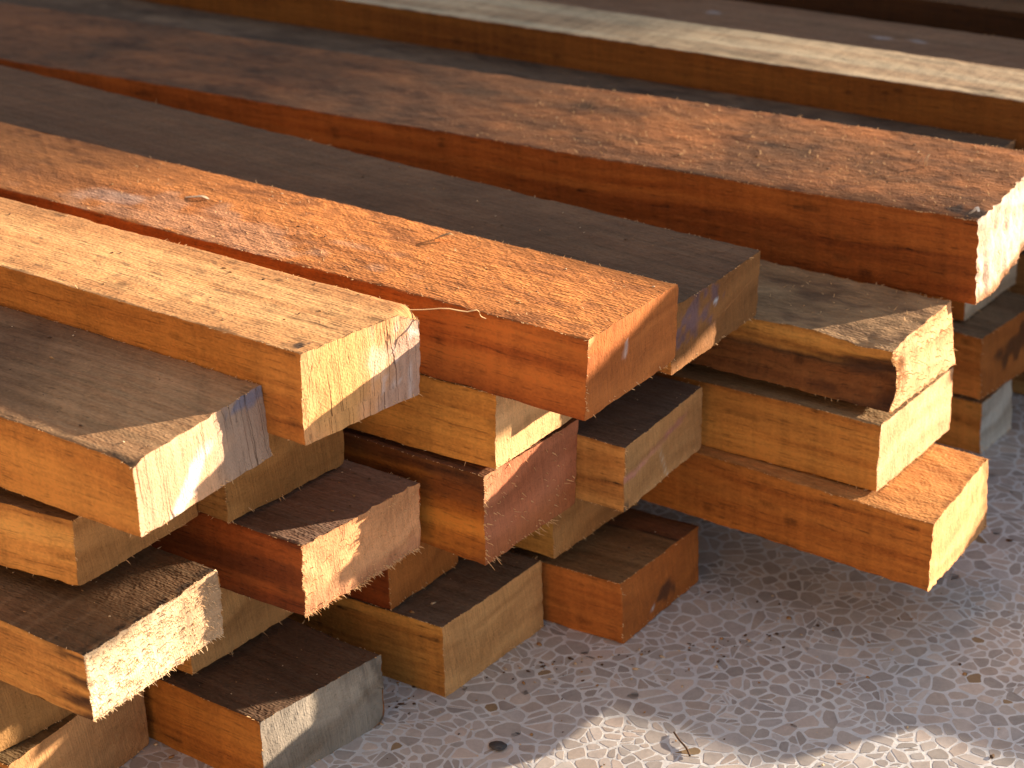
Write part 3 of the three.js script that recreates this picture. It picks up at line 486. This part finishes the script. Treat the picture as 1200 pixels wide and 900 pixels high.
      SPOT(f, 'end', C, [0.10, 0.045, 0.025], 0.85 * blob(d, h, 0.053, 0.012, 0.009, 0.006, 0.6 * noise3(d * 190, h * 190, 1)));
      SPOT(f, 'end', C, [0.8, 0.75, 0.72], blob(d, h, 0.037, 0.008, 0.0018, 0.0018, 0));
    } },
  { q: [0.0898, -0.3881, 0.0502, 0.095, 0.0485, -0.0569, 0.0032, 0.0095, -0.042, 0.0045, -0.0006], L: 0.8, label: 'orange-brown plank end at the right edge behind the right column',
    top: [0.3, 0.2, 0.12], side: [0.72, 0.32, 0.085], end: [0.44, 0.19, 0.055],
    paint: (f, C, a, h, d) => { SPOT(f, 'end', C, [0.08, 0.04, 0.02], 0.8 * blob(d, h, 0.05, 0.028, 0.03, 0.014, 0.8 * noise3(d * 110, h * 110, 1))); } },
  { q: [0.0864, -0.4051, 0.0001, 0.0553, 0.0403, -0.0102, 0.0082, 0.0204, -0.0425, -0.0032, -0.0014], L: 0.8, label: 'narrow plank with a whitish grey end standing on the floor at the right edge',
    top: TAN, side: [0.72, 0.36, 0.10], end: [0.66, 0.65, 0.58] },
  { q: [0.0648, -0.4066, 0.0992, 0.095, 0.048, 0, 0.001, 0, -0.005, 0.0005, 0], L: 0.8, label: 'plank with a pale end mostly hidden under the overhanging widest plank',
    top: TAN, side: [0.54, 0.22, 0.05], end: [0.66, 0.58, 0.46] },
  { q: [-0.122, 0.205, 0.0502, 0.095, 0.047, 0.0, 0.0, 0, 0, 0, 0], L: 0.7, label: 'sliver of a tan plank end between the furry end and the red-sided plank',
    top: BROWN, side: AMBER, end: [0.5, 0.33, 0.16] },
];
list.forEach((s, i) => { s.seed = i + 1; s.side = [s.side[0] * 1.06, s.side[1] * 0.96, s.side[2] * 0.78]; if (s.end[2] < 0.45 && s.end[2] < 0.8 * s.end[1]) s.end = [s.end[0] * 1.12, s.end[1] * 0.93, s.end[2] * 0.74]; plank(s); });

// unseen leafy shade caster added towards the sun: the soft edge of its shade lies over the far left of the boards
{
  const e1 = new THREE.Vector3(SUN.z, 0, -SUN.x).normalize(), e2 = new THREE.Vector3().crossVectors(SUN, e1); if (e2.y < 0) e2.negate();
  const centre = new THREE.Vector3().addScaledVector(e1, (e1.x < 0 ? 1 : -1) * 1.12).addScaledVector(e2, 1.36).addScaledVector(SUN, 14), R = rng(404);
  const added_shade_tree = new THREE.Group(); added_shade_tree.name = 'added_shade_tree'; added_shade_tree.position.set(centre.x, 0, centre.z); added_shade_tree.userData = { label: 'unseen leafy shade caster added beyond the right edge of the frame, towards the sun', category: 'added_shade_tree' };
  const bark = new THREE.MeshStandardMaterial({ color: new THREE.Color().setRGB(0.12, 0.085, 0.06), roughness: 0.95 }), trunkParts = [];
  const limb = (a, b, r0, r1) => { const d = b.clone().sub(a), g = new THREE.CylinderGeometry(r1, r0, d.length(), 9, 1); g.translate(0, d.length() / 2, 0); g.applyQuaternion(new THREE.Quaternion().setFromUnitVectors(new THREE.Vector3(0, 1, 0), d.clone().normalize())); g.translate(a.x, a.y, a.z); trunkParts.push(g); };
  const fork = new THREE.Vector3(0.05, centre.y - 1.1, 0); limb(new THREE.Vector3(0, 0, 0), fork, 0.14, 0.09);
  for (let i = 0; i < 7; i++) { const t = i * 0.9; limb(fork, new THREE.Vector3(Math.cos(t) * 0.8, centre.y + 0.3 + 0.4 * R(), Math.sin(t) * 0.8), 0.055, 0.015); }
  const trunk = new THREE.Mesh(mergeGeometries(trunkParts), bark); trunk.name = 'trunk'; added_shade_tree.add(trunk);
  const leaf = new THREE.BufferGeometry(); leaf.setAttribute('position', new THREE.Float32BufferAttribute([0, 0, 0, 0.035, 0.012, 0.05, 0, 0, 0.13, -0.035, 0.012, 0.05], 3)); leaf.setIndex([0, 1, 2, 0, 2, 3]); leaf.computeVertexNormals();
  const n = 16000, crown = new THREE.InstancedMesh(leaf, new THREE.MeshPhysicalMaterial({ color: new THREE.Color().setRGB(0.07, 0.11, 0.03), roughness: 0.7, side: THREE.DoubleSide }), n), q = new THREE.Object3D(), c = new THREE.Color();
  for (let i = 0; i < n; i++) {
    const v = new THREE.Vector3(R() * 2 - 1, R() * 2 - 1, R() * 2 - 1); if (v.lengthSq() > 1 || noise3(v.x * 3, v.y * 3, v.z * 3) < -0.55 * v.length()) { i--; continue; }
    q.position.set(v.x * 1.4, centre.y + v.y * 1.3, v.z * 1.4); q.rotation.set(R() * 6.3, R() * 6.3, R() * 6.3); q.scale.setScalar(0.8 + 0.7 * R()); q.updateMatrix(); crown.setMatrixAt(i, q.matrix); const k = 0.7 + 0.6 * R(); crown.setColorAt(i, c.setRGB(k, k, k));
  }
  crown.name = 'crown'; crown.userData.kind = 'stuff'; added_shade_tree.add(crown); scene.add(shade(added_shade_tree));
}
// unseen rear pile added for its shade, outside the frame; its shadow falls across the stack and the floor
const REAR_CASTERS = [
  // x end, near z, bottom y, width, thickness, yaw, length
  [0.62, -0.75, 0.4003, 0.06, 0.0312, 0.0, 2.2, 'topmost slim plank of the added rear pile, just above the frame', 0.024],
  [0.534, -0.752, 0.3830, 0.058, 0.0169, 0.0, 2.2, 'thin batten under the topmost slim plank of the added rear pile', 0.024],
  [-0.40, -0.74, 0.3225, 0.10, 0.047, 0.016, 1.8, 'plank of the added rear pile lying on its thick spacer plank'],
  [-0.45, -0.75, 0.250, 0.10, 0.072, 0.016, 1.6, 'thick spacer plank inside the added rear pile above the dark back plank'],
  [0.5676, -0.62, 0.1159, 0.1, 0.0445, 0, 2.2, 'plank of the added rear pile lying below the dull brown plank'],
  [0.545, -0.725, 0.1159, 0.1, 0.035, 0, 2.2, 'plank of the added rear pile lying below the dark back plank'],
  [0.95, -0.52, 0.0774, 0.095, 0.038, 0, 2.4, 'longest plank at the foot of the added rear pile, third from the floor'],
  [0.38, -0.845, 0.2, 0.1, 0.10, 0, 2.2, 'thick plank behind the dark back plank in the added rear pile'],
  [0.84, -0.62, 0.0774, 0.1, 0.038, 0, 2.4, 'rearmost long plank of the added rear pile, third from the floor'],
  [0.92, -0.525, 0.0384, 0.2, 0.038, 0, 2.4, 'wide second plank from the floor at the foot of the added rear pile'],
  [0.90, -0.522, 0.0001, 0.2, 0.038, 0, 2.4, 'wide lowest plank on the floor at the foot of the added rear pile'],
];
REAR_CASTERS.forEach(([x, z, y, w, t, yaw, L, label, pit = 0], i) => plank({ seed: 60 + i, q: [x, z, y, w, t, yaw, pit, 0, 0, 0, 0], L, label, top: [0.4, 0.26, 0.15], side: [0.5, 0.25, 0.08], end: [0.6, 0.42, 0.24], dust: [0.4, [0.2, 0.14, 0.1]], fringe: { arris: 0 } }));

// ------------------------------------------------------------------ loose bits: shavings on the planks, a pebble, a twig and sawdust
function ribbon(name, label, category, pts, width, colour, group) {          // a thin curled strip of wood, 0.25 mm thick
  const curve = new THREE.CatmullRomCurve3(pts.map((p) => new THREE.Vector3(...p))), n = 14, pos = [], idx = [], up = new THREE.Vector3(0, 1, 0);
  for (let i = 0; i <= n; i++) {
    const p = curve.getPoint(i / n), t = curve.getTangent(i / n), side = new THREE.Vector3().crossVectors(t, up).normalize(), nn = new THREE.Vector3().crossVectors(side, t), w = width * (0.35 + 0.65 * Math.sin(Math.PI * (0.12 + 0.8 * i / n)));
    for (const [a, b] of [[-0.5, 0], [0.5, 0], [0.5, 0.00025], [-0.5, 0.00025]]) { const q = p.clone().addScaledVector(side, a * w).addScaledVector(nn, b); pos.push(q.x - pts[0][0], q.y - pts[0][1], q.z - pts[0][2]); }
    if (i < n) for (let k = 0; k < 4; k++) { const b = i * 4, m = (k + 1) % 4; idx.push(b + k, b + m, b + 4 + m, b + k, b + 4 + m, b + 4 + k); }
  }
  const g = new THREE.BufferGeometry(); g.setAttribute('position', new THREE.Float32BufferAttribute(pos, 3)); g.setIndex(idx); g.computeVertexNormals();
  const o = new THREE.Mesh(g, new THREE.MeshPhysicalMaterial({ color: new THREE.Color().setRGB(...colour), roughness: 0.8, side: THREE.DoubleSide })); o.name = numbered(name); o.position.set(...pts[0]); o.userData = { label, category }; if (group) o.userData.group = group;
  scene.add(shade(o)); return o;
}
ribbon('wood_shaving', 'pale curled shaving lying on the rough orange plank near the left', 'shaving', [[-0.276, 0.2524, 0.0265], [-0.270, 0.2534, 0.0245], [-0.265, 0.2540, 0.0225], [-0.261, 0.2526, 0.0215]], 0.003, [0.62, 0.48, 0.33], 'loose shavings on the planks');
ribbon('wood_shaving', 'small brown shaving upright on the rough orange plank at mid-length', 'shaving', [[-0.103, 0.2502, -0.0005], [-0.098, 0.2535, -0.0025], [-0.093, 0.2548, -0.0055], [-0.092, 0.2525, -0.007]], 0.0035, [0.42, 0.24, 0.10], 'loose shavings on the planks');
ribbon('wood_shaving', 'thin strand with a pale curl between the pale peach plank and the rough orange plank', 'shaving', [[-0.034, 0.2600, 0.116], [-0.026, 0.2592, 0.108], [-0.017, 0.2596, 0.101], [-0.008, 0.2575, 0.0945], [-0.004, 0.2580, 0.0905], [-0.003, 0.2545, 0.0895], [-0.0005, 0.2530, 0.0880]], 0.0012, [0.66, 0.42, 0.20], 'loose shavings on the planks');
ribbon('wood_shaving', 'pale splinter standing on the rough top of the widest plank', 'shaving', [[0.0696, 0.2432, -0.3088], [0.0700, 0.2475, -0.3075], [0.0712, 0.2515, -0.3065], [0.073, 0.2535, -0.306]], 0.0022, [0.80, 0.62, 0.42], 'loose shavings on the planks');
ribbon('wood_shaving', 'whitish splinter at the near corner of the widest plank', 'shaving', [[0.134, 0.2452, -0.233], [0.1375, 0.2485, -0.231], [0.139, 0.2510, -0.2305], [0.141, 0.2488, -0.2295]], 0.003, [0.85, 0.76, 0.64], 'loose shavings on the planks');
{
  const g = new THREE.IcosahedronGeometry(0.0042, 2), p = g.attributes.position;
  for (let i = 0; i < p.count; i++) { const k = 1 + 0.25 * noise3(p.getX(i) * 400, p.getY(i) * 400, p.getZ(i) * 400); p.setXYZ(i, p.getX(i) * k * 1.15, p.getY(i) * k * 0.45, p.getZ(i) * k); }
  g.computeVertexNormals();
  const o = new THREE.Mesh(g, new THREE.MeshPhysicalMaterial({ color: new THREE.Color().setRGB(0.05, 0.052, 0.06), roughness: 0.6 })); o.name = 'pebble'; o.position.set(0.017, 0.0019, 0.107); o.userData = { label: 'small dark pebble on the terrazzo below the light tan plank end', category: 'pebble' }; scene.add(shade(o));
  const tw = new THREE.CatmullRomCurve3([[-0.011, 0.0008, -0.008], [-0.004, 0.0015, -0.002], [0.003, 0.001, 0.002], [0.009, 0.0012, 0.008]].map((q) => new THREE.Vector3(...q)));
  const t = new THREE.Mesh(new THREE.TubeGeometry(tw, 16, 0.0006, 6), new THREE.MeshPhysicalMaterial({ color: new THREE.Color().setRGB(0.10, 0.06, 0.035), roughness: 0.85 })); t.name = 'twig'; t.position.set(0.103, 0.0004, 0.046); t.userData = { label: 'thin dark twig on the terrazzo near the sunlit patch', category: 'twig' }; scene.add(shade(t));
  const R = rng(31), crumbs = [];
  const crumb = (x, y, z, s, flat) => { const c = new THREE.TetrahedronGeometry(s, 1); c.scale(1 + R() * 1.2, flat, 0.7 + R() * 0.6); c.rotateY(R() * 6.3); c.translate(x, y + s * flat * 0.6, z); const n = c.attributes.position.count, col = new Float32Array(n * 3), b = R(), k = b < 0.45 ? [0.10, 0.06, 0.035] : b < 0.8 ? [0.42, 0.24, 0.10] : [0.7, 0.55, 0.36]; for (let i = 0; i < n; i++) col.set(k, i * 3); c.setAttribute('color', new THREE.BufferAttribute(col, 3)); crumbs.push(c); };
  for (let i = 0; i < 240; i++) crumb(-0.15 + R() * 0.45, 0.0004, -0.35 + R() * 0.6, 0.0004 + R() * R() * R() * 0.0026, 0.35);
  for (const [k, n, reach] of [[0, 40, 0.25], [1, 60, 0.35], [2, 160, 0.4], [3, 40, 0.3], [4, 140, 0.4], [14, 30, 0.12], [15, 40, 0.1], [12, 40, 0.08], [23, 40, 0.1], [24, 30, 0.06], [25, 30, 0.07]]) {
    const sp = list[k], m = basis(sp.q), v = new THREE.Vector3();
    for (let i = 0; i < n; i++) { v.set(-0.004 - R() * reach, sp.q[4] + 0.0002, -sp.q[3] * (0.03 + 0.94 * R())).applyMatrix4(m); crumb(v.x, v.y, v.z, 0.0003 + R() * R() * R() * 0.0013, 0.5); }
  }
  for (let i = 0; i < 260; i++) { const u = R(), side = 0.006 + R() * R() * 0.05; crumb(0.10 - 0.30 * u + side, 0.0004, -0.12 + 0.34 * u, 0.0003 + R() * R() * 0.0014, 0.35); }
  const o2 = new THREE.Mesh(mergeGeometries(crumbs), new THREE.MeshPhysicalMaterial({ vertexColors: true, roughness: 0.9 })); o2.name = 'sawdust'; o2.userData = { label: 'scattered sawdust crumbs and wood bits on the terrazzo and the plank tops', category: 'sawdust', kind: 'stuff' }; scene.add(shade(o2));
}

renderer.render(scene, camera);
